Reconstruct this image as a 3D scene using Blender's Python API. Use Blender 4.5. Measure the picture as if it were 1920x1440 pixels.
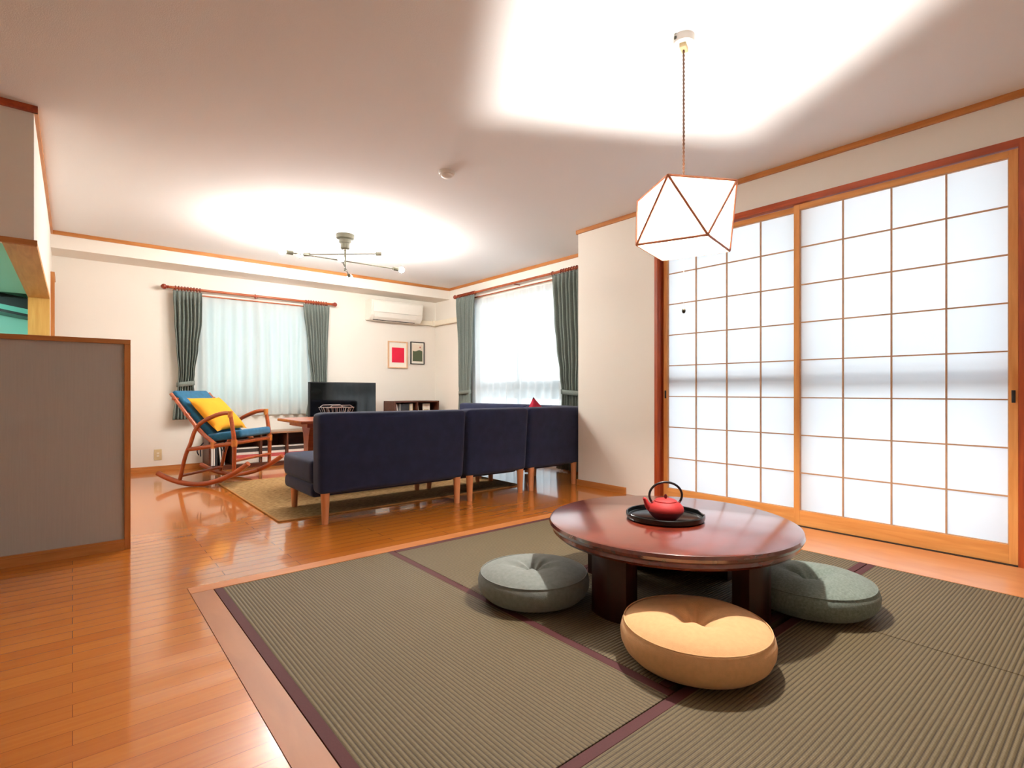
import bpy, bmesh, math, random
from mathutils import Vector, Matrix
random.seed(7)
PI = math.pi
for o in list(bpy.data.objects): bpy.data.objects.remove(o)
SC = bpy.context.scene
COL = SC.collection

# ---------------------------------------------------------------- camera
cam_d = bpy.data.cameras.new('camera'); cam = bpy.data.objects.new('camera', cam_d); COL.objects.link(cam)
cam_d.sensor_width = 36.0; cam_d.lens = 36.0 * 988.0 / 1920.0
cam_d.shift_y = 13.0 / 1920.0
cam_d.clip_start = 0.05
cam.location = (0, 0, 0.9)
cam.rotation_euler = (PI / 2, 0, -math.radians(39.83))
SC.camera = cam

# ---------------------------------------------------------------- world / exposure
def srgb(r, g, b):
    f = lambda c: (c / 255 / 12.92) if c <= 10 else ((c / 255 + 0.055) / 1.055) ** 2.4
    return (f(r), f(g), f(b), 1.0)
W = bpy.data.worlds.new('world'); SC.world = W; W.use_nodes = True
wn = W.node_tree.nodes; wl = W.node_tree.links
bg = wn['Background']
tc = wn.new('ShaderNodeTexCoord'); sx = wn.new('ShaderNodeSeparateXYZ'); cr = wn.new('ShaderNodeValToRGB')
wl.new(tc.outputs['Generated'], sx.inputs[0]); wl.new(sx.outputs['Z'], cr.inputs[0]); wl.new(cr.outputs[0], bg.inputs[0])
cr.color_ramp.elements[0].position = 0.0; cr.color_ramp.elements[0].color = (0.90, 0.97, 1.0, 1)
cr.color_ramp.elements[1].position = 0.6; cr.color_ramp.elements[1].color = (0.62, 0.82, 1.0, 1)
bg.inputs[1].default_value = 2.6
SC.view_settings.view_transform = 'Standard'; SC.view_settings.look = 'None'
SC.view_settings.gamma = 1.0; SC.view_settings.use_curve_mapping = False
SC.view_settings.exposure = 0.60

# ---------------------------------------------------------------- materials
def newmat(name):
    m = bpy.data.materials.new(name); m.use_nodes = True
    nt = m.node_tree; return m, nt.nodes, nt.links, nt.nodes['Principled BSDF']
def mat(name, col, rough=0.6, spec=0.5, metal=0.0, coat=0.0, var=0.0, scale=30.0, bump=0.0, bscale=200.0, sheen=0.0, emit=None, estr=0.0, stretch=(1, 1, 1)):
    m, N, L, B = newmat(name)
    B.inputs['Base Color'].default_value = col; B.inputs['Roughness'].default_value = rough
    B.inputs['Specular IOR Level'].default_value = spec; B.inputs['Metallic'].default_value = metal
    B.inputs['Coat Weight'].default_value = coat; B.inputs['Coat Roughness'].default_value = 0.08
    B.inputs['Sheen Weight'].default_value = sheen
    if emit: B.inputs['Emission Color'].default_value = emit; B.inputs['Emission Strength'].default_value = estr
    t = N.new('ShaderNodeTexCoord'); mp = N.new('ShaderNodeMapping'); mp.inputs['Scale'].default_value = stretch
    L.new(t.outputs['Object'], mp.inputs[0])
    n = N.new('ShaderNodeTexNoise'); n.inputs['Scale'].default_value = scale; n.inputs['Detail'].default_value = 5
    L.new(mp.outputs[0], n.inputs['Vector'])
    if var > 0:
        mx = N.new('ShaderNodeMix'); mx.data_type = 'RGBA'
        a = tuple(c * (1 - var) for c in col[:3]) + (1,); b = tuple(min(1, c * (1 + var)) for c in col[:3]) + (1,)
        mx.inputs[6].default_value = a; mx.inputs[7].default_value = b
        cm = N.new('ShaderNodeMapRange'); cm.inputs[1].default_value = 0.3; cm.inputs[2].default_value = 0.7
        L.new(n.outputs[0], cm.inputs[0]); L.new(cm.outputs[0], mx.inputs[0]); L.new(mx.outputs[2], B.inputs['Base Color'])
    if bump > 0:
        n2 = N.new('ShaderNodeTexNoise'); n2.inputs['Scale'].default_value = bscale; n2.inputs['Detail'].default_value = 3
        L.new(mp.outputs[0], n2.inputs['Vector'])
        bp = N.new('ShaderNodeBump'); bp.inputs['Strength'].default_value = bump; bp.inputs['Distance'].default_value = 0.003
        L.new(n2.outputs[0], bp.inputs['Height']); L.new(bp.outputs[0], B.inputs['Normal'])
    return m
def wood(name, c1, c2, rough=0.35, axis='x', coat=0.0, dens=9.0):
    m, N, L, B = newmat(name)
    s = {'x': (0.8, dens, dens), 'y': (dens, 0.8, dens), 'z': (dens, dens, 0.8)}[axis]
    t = N.new('ShaderNodeTexCoord'); mp = N.new('ShaderNodeMapping'); mp.inputs['Scale'].default_value = s
    L.new(t.outputs['Object'], mp.inputs[0])
    n = N.new('ShaderNodeTexNoise'); n.inputs['Scale'].default_value = 4; n.inputs['Detail'].default_value = 8; n.inputs['Distortion'].default_value = 0.6
    L.new(mp.outputs[0], n.inputs['Vector'])
    r = N.new('ShaderNodeValToRGB'); r.color_ramp.elements[0].position = 0.32; r.color_ramp.elements[0].color = c1
    r.color_ramp.elements[1].position = 0.68; r.color_ramp.elements[1].color = c2
    L.new(n.outputs[0], r.inputs[0]); L.new(r.outputs[0], B.inputs['Base Color'])
    B.inputs['Roughness'].default_value = rough; B.inputs['Coat Weight'].default_value = coat; B.inputs['Coat Roughness'].default_value = 0.22
    return m
def translucent(name, col, w_tl=0.7, w_tr=0.0, glow=0.0):
    m, N, L, B = newmat(name); out = N['Material Output']; N.remove(B)
    df = N.new('ShaderNodeBsdfDiffuse'); tl = N.new('ShaderNodeBsdfTranslucent'); tr = N.new('ShaderNodeBsdfTransparent')
    df.inputs[0].default_value = col; tl.inputs[0].default_value = col
    tx = N.new('ShaderNodeTexCoord'); nz = N.new('ShaderNodeTexNoise'); nz.inputs['Scale'].default_value = 400
    L.new(tx.outputs['Object'], nz.inputs['Vector'])
    bp = N.new('ShaderNodeBump'); bp.inputs['Strength'].default_value = 0.15; bp.inputs['Distance'].default_value = 0.001
    L.new(nz.outputs[0], bp.inputs['Height']); L.new(bp.outputs[0], df.inputs['Normal'])
    a = N.new('ShaderNodeMixShader'); a.inputs[0].default_value = w_tl; L.new(df.outputs[0], a.inputs[1]); L.new(tl.outputs[0], a.inputs[2])
    b = N.new('ShaderNodeMixShader'); b.inputs[0].default_value = w_tr; L.new(a.outputs[0], b.inputs[1]); L.new(tr.outputs[0], b.inputs[2])
    L.new(b.outputs[0], out.inputs[0]); return m
def emissive(name, col, s):
    m, N, L, B = newmat(name); out = N['Material Output']; N.remove(B)
    e = N.new('ShaderNodeEmission'); e.inputs[0].default_value = col; e.inputs[1].default_value = s; L.new(e.outputs[0], out.inputs[0]); return m

M = {}
M['wall'] = mat('wall_paper_cream', srgb(238, 232, 222), 0.85, 0.2, bump=0.12, bscale=260)
M['kwall'] = mat('kitchen_wall_light_tinted', srgb(150, 215, 200), 0.35, 0.5, bump=0.02)  # white wall; teal cast of the kitchen tube light put into its colour
M['ceil'] = mat('ceiling_paper', srgb(236, 236, 236), 0.9, 0.1, bump=0.25, bscale=220)
M['trim'] = wood('trim_orange_wood', srgb(176, 108, 52), srgb(200, 134, 72), 0.4, 'x')
M['trimy'] = wood('trim_orange_wood_y', srgb(176, 108, 52), srgb(200, 134, 72), 0.4, 'y')
M['trimz'] = wood('trim_orange_wood_z', srgb(176, 108, 52), srgb(200, 134, 72), 0.4, 'z')
M['redtrimy'] = wood('jamb_red_wood_y', srgb(150, 58, 22), srgb(184, 82, 34), 0.4, 'y')
M['redtrimz'] = wood('jamb_red_wood_z', srgb(150, 58, 22), srgb(184, 82, 34), 0.4, 'z')
M['shojiz'] = wood('shoji_frame_wood_z', srgb(214, 142, 70), srgb(232, 164, 92), 0.5, 'z')
M['shojiy'] = wood('shoji_frame_wood_y', srgb(214, 142, 70), srgb(232, 164, 92), 0.5, 'y')
M['kumiko'] = mat('lattice_wood', srgb(196, 150, 112), 0.6, var=0.08)
M['paper'] = translucent('shoji_paper', (0.93, 0.94, 0.95, 1), 0.62, 0.0)
M['sheer'] = translucent('sheer_fabric', (0.86, 0.89, 0.88, 1), 0.5, 0.10)
M['shade'] = translucent('lamp_shade_paper', (0.52, 0.50, 0.47, 1), 0.35, 0.0)
M['black'] = mat('black_plastic', srgb(16, 16, 18), 0.35, var=0.05)
M['alu'] = mat('aluminium_sash', srgb(120, 124, 128), 0.4, metal=0.5, var=0.04)
M['border'] = wood('border_board', srgb(160, 98, 56), srgb(172, 110, 66), 0.45, 'y', dens=4)
M['borderx'] = wood('border_board_x', srgb(188, 112, 52), srgb(204, 128, 64), 0.4, 'x', dens=4)
M['sill'] = wood('sill_board_wood', srgb(206, 132, 78), srgb(218, 146, 92), 0.32, 'y', dens=3, coat=0.3)
M['panel'] = mat('counter_panel_taupe', srgb(182, 178, 172), 0.7, 0.3, var=0.03, scale=10, stretch=(22, 22, 0.6), bump=0.05, bscale=90)
M['dark_wood'] = wood('table_red_wood', srgb(92, 28, 15), srgb(126, 46, 26), 0.24, 'x', coat=1.0, dens=5)
M['dark_wood'].node_tree.nodes['Principled BSDF'].inputs['Coat Roughness'].default_value = 0.15
M['dark_wood'].node_tree.nodes['Principled BSDF'].inputs['Coat IOR'].default_value = 1.75
M['dark_woodz'] = wood('table_leg_wood_shaded', srgb(36, 7, 5), srgb(58, 13, 8), 0.3, 'z', dens=5)  # darker than the tabletop: shade under the table put into the wood colour
M['tray'] = mat('black_lacquer', srgb(10, 11, 12), 0.16, 0.5, var=0.03)
M['kettle'] = mat('red_cast_iron', srgb(178, 38, 36), 0.6, 0.4, bump=0.35, bscale=420)
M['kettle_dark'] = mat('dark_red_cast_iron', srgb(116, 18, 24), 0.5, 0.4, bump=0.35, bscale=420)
M['navy'] = mat('navy_velvet', srgb(34, 40, 66), 0.9, 0.15, var=0.15, scale=12, sheen=0.15, bump=0.15, bscale=350)
M['sofa_leg'] = wood('sofa_leg_wood', srgb(196, 124, 76), srgb(212, 144, 96), 0.45, 'z')
M['rattan'] = wood('chair_red_wood', srgb(146, 60, 20), srgb(178, 84, 34), 0.3, 'x', coat=0.2)
M['rattan_wrap'] = mat('rattan_binding', srgb(196, 118, 48), 0.5, var=0.15, scale=60)
M['teal'] = mat('teal_cotton', srgb(36, 92, 124), 0.9, 0.15, var=0.15, scale=25, sheen=0.2, bump=0.2, bscale=300)
M['yellow'] = mat('yellow_cotton', srgb(232, 156, 44), 0.85, 0.15, var=0.05, scale=12, bump=0.2, bscale=300)
M['redcush'] = mat('red_cotton', srgb(170, 40, 60), 0.85, 0.15, var=0.1, bump=0.2)
M['greycush'] = mat('grey_wool', srgb(128, 132, 126), 0.95, 0.1, var=0.10, scale=60, sheen=0.2, bump=0.3, bscale=380)
M['greencush'] = mat('speckled_grey_green_wool', srgb(124, 134, 124), 0.95, 0.1, var=0.22, scale=120, sheen=0.2, bump=0.35, bscale=380)
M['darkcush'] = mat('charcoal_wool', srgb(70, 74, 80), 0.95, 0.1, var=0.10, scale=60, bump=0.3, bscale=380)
M['orangecush'] = mat('peach_orange_cotton', srgb(232, 180, 128), 0.9, 0.1, var=0.05, scale=60, sheen=0.1, bump=0.25, bscale=380)
M['drape'] = mat('grey_green_drape', srgb(120, 128, 122), 0.95, 0.1, var=0.12, scale=90, bump=0.2, bscale=300)
M['rod'] = wood('curtain_rod_wood', srgb(150, 66, 26), srgb(180, 92, 44), 0.3, 'x', coat=0.3)
M['ring'] = mat('curtain_ring_red_wood', srgb(140, 48, 24), 0.3, var=0.1, coat=0.3)
M['white'] = mat('white_plastic', srgb(240, 236, 228), 0.4, 0.4, var=0.01)
M['whiteac'] = mat('air_conditioner_white', srgb(240, 236, 226), 0.35, 0.4, var=0.01)
M['duct'] = mat('duct_cover_cream', srgb(236, 226, 206), 0.6, 0.3, var=0.01)
M['beige'] = mat('outlet_beige', srgb(214, 194, 150), 0.5, 0.4, var=0.02)
M['brass'] = mat('fixture_bronze', srgb(60, 56, 42), 0.45, metal=0.3, var=0.04)
M['walnut'] = wood('walnut_cabinet', srgb(66, 30, 16), srgb(96, 48, 28), 0.45, 'x')
M['walnuttop'] = wood('cabinet_top_wood', srgb(140, 104, 78), srgb(160, 124, 96), 0.35, 'x')
M['coffee'] = wood('living_table_wood', srgb(140, 62, 26), srgb(170, 86, 44), 0.3, 'x', coat=0.3)
M['screen'] = mat('tv_screen_glass', srgb(8, 8, 9), 0.06, 0.6, var=0.01)
M['steel'] = mat('brushed_steel', srgb(170, 175, 178), 0.3, metal=0.8, var=0.05)
M['hood'] = mat('hood_teal_steel', srgb(130, 205, 190), 0.25, metal=0.2, var=0.02)
M['natwood'] = wood('light_frame_wood', srgb(222, 178, 140), srgb(232, 190, 152), 0.5, 'z')
M['mount'] = mat('picture_mount', srgb(246, 240, 226), 0.8, var=0.01)
M['pink'] = mat('print_crimson', srgb(226, 22, 62), 0.7, var=0.05, scale=10)
M['khaki'] = mat('print_green', srgb(82, 92, 66), 0.8, var=0.05)
M['cream'] = mat('print_cream', srgb(236, 220, 200), 0.8, var=0.01)
M['sunred'] = mat('print_sun', srgb(186, 96, 84), 0.8, var=0.02)
M['rail'] = mat('balcony_concrete', srgb(120, 130, 138), 0.9, var=0.05)
M['bulb'] = emissive('bulb_glow', (1.0, 0.96, 0.90, 1), 640)
M['bulb2'] = emissive('pendant_bulb_glow', (1.0, 0.96, 0.90, 1), 2500)
M['kbulb'] = emissive('kitchen_tube_glow', (0.62, 1.0, 0.9, 1), 170)
M['cord'] = mat('brown_cord', srgb(120, 86, 64), 0.7, var=0.05)
M['shadewood'] = wood('shade_strip_wood', srgb(206, 126, 88), srgb(222, 146, 106), 0.5, 'z')
M['gap'] = mat('dark_gap', srgb(40, 26, 18), 0.9)

def floor_mat():
    m, N, L, B = newmat('oak_floor_planks')
    g = N.new('ShaderNodeNewGeometry')
    b = N.new('ShaderNodeTexBrick'); b.offset = 0.37; b.offset_frequency = 2
    b.inputs['Scale'].default_value = 1.0; b.inputs['Brick Width'].default_value = 0.91; b.inputs['Row Height'].default_value = 0.0757
    b.inputs['Mortar Size'].default_value = 0.0013; b.inputs['Mortar Smooth'].default_value = 0.6
    b.inputs['Color1'].default_value = (0, 0, 0, 1); b.inputs['Color2'].default_value = (1, 1, 1, 1); b.inputs['Mortar'].default_value = (0.5, 0.5, 0.5, 1); b.inputs['Bias'].default_value = 0
    L.new(g.outputs['Position'], b.inputs['Vector'])
    mp = N.new('ShaderNodeMapping'); mp.inputs['Scale'].default_value = (1.2, 26, 1); L.new(g.outputs['Position'], mp.inputs[0])
    n = N.new('ShaderNodeTexNoise'); n.inputs['Scale'].default_value = 2.5; n.inputs['Detail'].default_value = 7; n.inputs['Distortion'].default_value = 0.5
    L.new(mp.outputs[0], n.inputs['Vector'])
    ad = N.new('ShaderNodeMix'); ad.data_type = 'RGBA'; ad.inputs[0].default_value = 0.35
    L.new(n.outputs[0], ad.inputs[6]); L.new(b.outputs['Color'], ad.inputs[7])
    r = N.new('ShaderNodeValToRGB'); r.color_ramp.elements[0].position = 0.2; r.color_ramp.elements[0].color = srgb(190, 104, 32)
    r.color_ramp.elements[1].position = 0.8; r.color_ramp.elements[1].color = srgb(210, 128, 46)
    L.new(ad.outputs[2], r.inputs[0])
    mx = N.new('ShaderNodeMix'); mx.data_type = 'RGBA'; mx.inputs[7].default_value = srgb(136, 70, 24)
    L.new(b.outputs['Fac'], mx.inputs[0]); L.new(r.outputs[0], mx.inputs[6]); L.new(mx.outputs[2], B.inputs['Base Color'])
    B.inputs['Roughness'].default_value = 0.22; B.inputs['Specular IOR Level'].default_value = 0.5
    B.inputs['Coat Weight'].default_value = 0.7; B.inputs['Coat Roughness'].default_value = 0.06
    bp = N.new('ShaderNodeBump'); bp.inputs['Strength'].default_value = 0.12; bp.inputs['Distance'].default_value = 0.0006; bp.invert = True
    L.new(b.outputs['Fac'], bp.inputs['Height']); L.new(bp.outputs[0], B.inputs['Normal'])
    return m
M['floor'] = floor_mat()
def tatami_mat(name, axis):
    m, N, L, B = newmat(name)
    g = N.new('ShaderNodeNewGeometry'); sp = N.new('ShaderNodeSeparateXYZ'); L.new(g.outputs['Position'], sp.inputs[0])
    def saw(out, period):
        d = N.new('ShaderNodeMath'); d.operation = 'MULTIPLY'; d.inputs[1].default_value = 2 * PI / period; L.new(out, d.inputs[0])
        s = N.new('ShaderNodeMath'); s.operation = 'SINE'; L.new(d.outputs[0], s.inputs[0]); return s.outputs[0]
    a = saw(sp.outputs[axis], 0.0136); c = saw(sp.outputs[1 - axis], 0.0060)
    r = N.new('ShaderNodeMapRange'); r.inputs[1].default_value = -1; r.inputs[2].default_value = -0.35; L.new(a, r.inputs[0])
    n = N.new('ShaderNodeTexNoise'); n.inputs['Scale'].default_value = 90; n.inputs['Detail'].default_value = 4; L.new(g.outputs['Position'], n.inputs['Vector'])
    base = N.new('ShaderNodeMix'); base.data_type = 'RGBA'; base.inputs[6].default_value = srgb(98, 84, 58); base.inputs[7].default_value = srgb(124, 108, 78)
    L.new(n.outputs[0], base.inputs[0])
    w = N.new('ShaderNodeMix'); w.data_type = 'RGBA'; w.inputs[6].default_value = srgb(66, 54, 36); L.new(r.outputs[0], w.inputs[0]); L.new(base.outputs[2], w.inputs[7])
    L.new(w.outputs[2], B.inputs['Base Color'])
    cm = N.new('ShaderNodeMath'); cm.operation = 'MULTIPLY'; cm.inputs[1].default_value = 0.18; L.new(c, cm.inputs[0])
    ad = N.new('ShaderNodeMath'); ad.operation = 'ADD'; L.new(cm.outputs[0], ad.inputs[0]); L.new(a, ad.inputs[1])
    bp = N.new('ShaderNodeBump'); bp.inputs['Strength'].default_value = 0.5; bp.inputs['Distance'].default_value = 0.002
    L.new(ad.outputs[0], bp.inputs['Height']); L.new(bp.outputs[0], B.inputs['Normal'])
    B.inputs['Roughness'].default_value = 0.65; B.inputs['Specular IOR Level'].default_value = 0.35
    return m
M['tat_x'] = tatami_mat('tatami_weave_x', 0)   # ribs repeat along x
M['tat_y'] = tatami_mat('tatami_weave_y', 1)
M['heri'] = mat('tatami_edge_maroon', srgb(82, 38, 38), 0.7, 0.3, var=0.06, scale=200, bump=0.1)
def rug_mat():
    m, N, L, B = newmat('jute_rug_weave')
    g = N.new('ShaderNodeNewGeometry'); mp = N.new('ShaderNodeMapping'); mp.inputs['Scale'].default_value = (12, 60, 1); L.new(g.outputs['Position'], mp.inputs[0])
    n = N.new('ShaderNodeTexNoise'); n.inputs['Scale'].default_value = 2.2; n.inputs['Detail'].default_value = 5; L.new(mp.outputs[0], n.inputs['Vector'])
    r = N.new('ShaderNodeValToRGB'); r.color_ramp.elements[0].position = 0.35; r.color_ramp.elements[0].color = srgb(116, 86, 50)
    r.color_ramp.elements[1].position = 0.65; r.color_ramp.elements[1].color = srgb(186, 150, 104)
    L.new(n.outputs[0], r.inputs[0]); L.new(r.outputs[0], B.inputs['Base Color']); B.inputs['Roughness'].default_value = 0.95; B.inputs['Specular IOR Level'].default_value = 0.1
    bp = N.new('ShaderNodeBump'); bp.inputs['Strength'].default_value = 0.8; bp.inputs['Distance'].default_value = 0.004; L.new(n.outputs[0], bp.inputs['Height']); L.new(bp.outputs[0], B.inputs['Normal'])
    return m
M['rug'] = rug_mat()
M['rugedge'] = mat('rug_binding_tan', srgb(176, 124, 74), 0.9, 0.1, var=0.1, bump=0.2)

# ---------------------------------------------------------------- mesh helpers
class MB:
    def __init__(s): s.bm = bmesh.new()
    def box(s, x0, x1, y0, y1, z0, z1, bev=0.0, seg=2, mtx=None):
        t = bmesh.new()
        vs = [t.verts.new((x, y, z)) for z in (z0, z1) for y in (y0, y1) for x in (x0, x1)]
        for f in ((0, 2, 3, 1), (4, 5, 7, 6), (0, 1, 5, 4), (2, 6, 7, 3), (0, 4, 6, 2), (1, 3, 7, 5)): t.faces.new([vs[i] for i in f])
        if bev > 0: bmesh.ops.bevel(t, geom=list(t.edges), offset=bev, segments=seg, profile=0.6, affect='EDGES')
        if mtx: bmesh.ops.transform(t, matrix=mtx, verts=t.verts)
        s._merge(t); return s
    def _merge(s, t):
        me = bpy.data.meshes.new('tmp'); t.to_mesh(me); t.free(); s.bm.from_mesh(me); bpy.data.meshes.remove(me)
    def lathe(s, prof, n=40, c=(0, 0, 0), mtx=None, fn=None):
        t = bmesh.new(); rings = []
        for (r, z) in prof:
            if r < 1e-5: rings.append([t.verts.new((0, 0, z))])
            else: rings.append([t.verts.new((r * math.cos(2 * PI * i / n), r * math.sin(2 * PI * i / n), z)) for i in range(n)])
        for a, b in zip(rings, rings[1:]):
            for i in range(n):
                j = (i + 1) % n
                if len(a) == 1 and len(b) == 1: continue
                if len(a) == 1: t.faces.new((a[0], b[j], b[i]))
                elif len(b) == 1: t.faces.new((a[i], a[j], b[0]))
                else: t.faces.new((a[i], a[j], b[j], b[i]))
        if fn:
            for v in t.verts: v.co = Vector(fn(v.co))
        if mtx: bmesh.ops.transform(t, matrix=mtx, verts=t.verts)
        bmesh.ops.translate(t, vec=Vector(c), verts=t.verts)
        bmesh.ops.recalc_face_normals(t, faces=t.faces)
        s._merge(t); return s
    def tube(s, pts, r, n=10, smooth=0, closed=False, flat=1.0):
        P = [Vector(p) for p in pts]; R = r if isinstance(r, (list, tuple)) else [r] * len(P)
        if smooth:
            Q = []; RR = []; m = len(P)
            rng = range(m if closed else m - 1)
            for i in rng:
                p0 = P[(i - 1) % m] if (closed or i > 0) else P[0] * 2 - P[1]
                p1 = P[i]; p2 = P[(i + 1) % m]
                p3 = P[(i + 2) % m] if (closed or i + 2 < m) else P[-1] * 2 - P[-2]
                for k in range(smooth):
                    u = k / smooth
                    Q.append(0.5 * ((2 * p1) + (p2 - p0) * u + (2 * p0 - 5 * p1 + 4 * p2 - p3) * u * u + (3 * p1 - p0 - 3 * p2 + p3) * u ** 3))
                    RR.append(R[i] * (1 - u) + R[(i + 1) % m] * u)
            if not closed: Q.append(P[-1]); RR.append(R[-1])
            P, R = Q, RR
        m = len(P); rings = []; up = Vector((0, 0, 1))
        prev = None
        for i in range(m):
            if closed: d = (P[(i + 1) % m] - P[(i - 1) % m])
            else: d = P[min(i + 1, m - 1)] - P[max(i - 1, 0)]
            d.normalize()
            if prev is None:
                a = d.cross(up)
                if a.length < 0.1: a = d.cross(Vector((0, 1, 0)))
            else: a = prev - d * prev.dot(d)
            a.normalize(); prev = a.copy(); b = d.cross(a)
            rings.append([s.bm.verts.new(P[i] + a * (R[i] * math.cos(2 * PI * k / n)) + b * (R[i] * flat * math.sin(2 * PI * k / n))) for k in range(n)])
        for i in range(m if closed else m - 1):
            A = rings[i]; B = rings[(i + 1) % m]
            for k in range(n): s.bm.faces.new((A[k], A[(k + 1) % n], B[(k + 1) % n], B[k]))
        if not closed: s.bm.faces.new(rings[0][::-1]); s.bm.faces.new(rings[-1])
        return s
    def grid(s, fn, nu, nv):
        V = [[s.bm.verts.new(fn(i / nu, j / nv)) for j in range(nv + 1)] for i in range(nu + 1)]
        for i in range(nu):
            for j in range(nv): s.bm.faces.new((V[i][j], V[i + 1][j], V[i + 1][j + 1], V[i][j + 1]))
        return s
    def poly(s, pts, th):      # polygon extruded by vector th
        a = [s.bm.verts.new(p) for p in pts]; b = [s.bm.verts.new(Vector(p) + Vector(th)) for p in pts]
        s.bm.faces.new(a); s.bm.faces.new(b[::-1]); n = len(a)
        for i in range(n): s.bm.faces.new((a[i], b[i], b[(i + 1) % n], a[(i + 1) % n]))
        return s
    def build(s, name, m, parent=None, smooth=False, loc=None, angle=40):
        bmesh.ops.recalc_face_normals(s.bm, faces=s.bm.faces) if not getattr(s, 'keep', False) else None
        me = bpy.data.meshes.new(name); s.bm.to_mesh(me); s.bm.free()
        if smooth:
            me.shade_smooth() if hasattr(me, 'shade_smooth') else None
            try: me.set_sharp_from_angle(angle=math.radians(angle))
            except Exception: pass
        me.materials.append(m)
        o = bpy.data.objects.new(name, me); COL.objects.link(o)
        if parent: o.parent = parent
        if loc: o.location = loc
        return o
def tag(o, label=None, cat=None, group=None, kind=None):
    if label: o['label'] = label
    if cat: o['category'] = cat
    if group: o['group'] = group
    if kind: o['kind'] = kind
    return o
def thing(name, loc, rz, label, cat, group=None):
    o = bpy.data.objects.new(name, None); COL.objects.link(o); o.location = loc; o.rotation_euler = (0, 0, rz)
    o.empty_display_size = 0.1
    return tag(o, label, cat, group)
def copy_tree(o, parent=None):
    c = o.copy(); COL.objects.link(c)
    if parent: c.parent = parent
    for ch in list(o.children): copy_tree(ch, c)
    return c
def struct(name, mb, m, label=None, parent=None, smooth=False):
    o = mb.build(name, m, parent, smooth)
    if not parent: o['kind'] = 'structure'
    if label: o['label'] = label
    return o
def cyl(x, y, z0, z1, r0, r1=None, n=24):
    r1 = r0 if r1 is None else r1
    return dict(prof=[(0, z0), (r0, z0), (r1, z1), (0, z1)], n=n, c=(x, y, 0))

# ================================================================= ROOM SHELL
ZC = 2.435
XS, XW, YB, XL, YF = 3.72, 4.35, 7.08, -0.16, 3.84
# floor around the recessed tatami area
TX0, TX1, TY0, TY1 = 0.40, 3.70, -0.002, 2.79
f = MB(); f.box(-2.2, TX0, -1.6, 7.2, -0.04, 0); f.box(TX0, TX1, TY1, 7.2, -0.04, 0); f.box(TX1, 4.5, -1.6, 7.2, -0.04, 0); f.box(TX0, TX1, -1.6, TY0, -0.04, 0)
f.box(-2.2, 4.5, -1.6, 7.2, -0.08, -0.04)
struct('floor', f, M['floor'], 'glossy orange wooden plank floor')
struct('ceiling', MB().box(-2.2, 4.5, -1.6, 7.2, ZC, ZC + 0.08), M['ceil'], 'white papered ceiling')
# back wall with window opening
w = MB(); WX0, WX1, WZ0, WZ1 = 1.14, 2.42, 0.72, 2.0
w.box(XL - 0.12, WX0, YB, YB + 0.12, 0, ZC); w.box(WX1, XW + 0.1, YB, YB + 0.12, 0, ZC); w.box(WX0, WX1, YB, YB + 0.12, 0, WZ0); w.box(WX0, WX1, YB, YB + 0.12, WZ1, ZC)
struct('wall_back', w, M['wall'])
struct('trim_1', MB().box(XL, XW, 6.68, YB, 2.272, ZC), M['wall'], 'boxed ceiling beam along the back wall')
# right-hand window wall
w = MB(); VY0, VY1, VZ1 = 4.28, 6.0, 2.12
w.box(XW, XW + 0.12, VY1, YB, 0, ZC); w.box(XW, XW + 0.12, 3.36, VY0, 0, ZC); w.box(XW, XW + 0.12, VY0, VY1, VZ1, ZC); w.box(XW, XW + 0.12, VY0, VY1, 0, 0.03)
struct('wall_window_side', w, M['wall'])
struct('wall_return', MB().box(XS + 0.12, XW, 3.36, 3.47, 0, ZC), M['wall'])
# shoji wall
SY0, SY1, SZ1 = 0.36, 2.60, 2.19
w = MB(); w.box(XS, XS + 0.12, SY1, 3.47, 0, ZC); w.box(XS, XS + 0.12, -1.6, SY0, 0, ZC); w.box(XS, XS + 0.12, SY0, SY1, SZ1, ZC)
struct('wall_right', w, M['wall'])
# left wall with kitchen opening, upper block
w = MB(); KY1, KZ1 = 5.96, 1.70
w.box(XL - 0.12, XL, KY1, YB, 0, ZC); w.box(XL - 0.12, XL, YF, KY1, KZ1, ZC); w.box(XL - 0.12, XL, YF, KY1, 0, 1.05)
struct('wall_left', w, M['wall'])
w = MB(); w.box(-2.2, XL - 0.12, YF, YF + 0.12, KZ1, ZC)
struct('wall_kitchen_front', w, M['wall'])
struct('wall_far_left', MB().box(-2.32, -2.2, -1.6, 7.2, 0, ZC), M['wall'])
struct('wall_behind', MB().box(-2.2, XS, -1.72, -1.6, 0, ZC), M['wall'])
# kitchen
struct('ceiling_kitchen', MB().box(-2.2, XL - 0.12, YF + 0.12, 5.9, KZ1, KZ1 + 0.1), M['kwall'])
struct('wall_kitchen_back', MB().box(-2.2, XL - 0.12, 6.72, 6.82, 0, ZC), M['kwall'])
t = thing('kitchen_light', (-1.1, 5.0, 1.69), 0, 'cool white tube light under the kitchen soffit', 'light')
MB().box(-0.35, 0.35, -0.05, 0.05, -0.01, 0.01, 0.004).build('housing', M['white'], t)
MB().tube([(-0.32, 0, -0.028), (0.32, 0, -0.028)], 0.014).build('tube', M['kbulb'], t, True)
t = thing('range_hood', (-0.55, 6.35, 1.5), 0, 'black and teal steel range hood seen through the kitchen opening', 'hood')
MB().poly([(-0.9, 0, 0.42), (0.27, 0, 0.22), (0.27, 0, 0.12), (-0.9, 0, 0.34)], (0, 0.3, 0)).build('canopy', M['black'], t)
MB().poly([(-0.9, -0.04, 0.30), (0.27, -0.04, 0.072), (0.27, -0.04, 0.05), (-0.9, -0.04, 0.27)], (0, 0.34, 0)).build('rim', M['black'], t)
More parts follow.
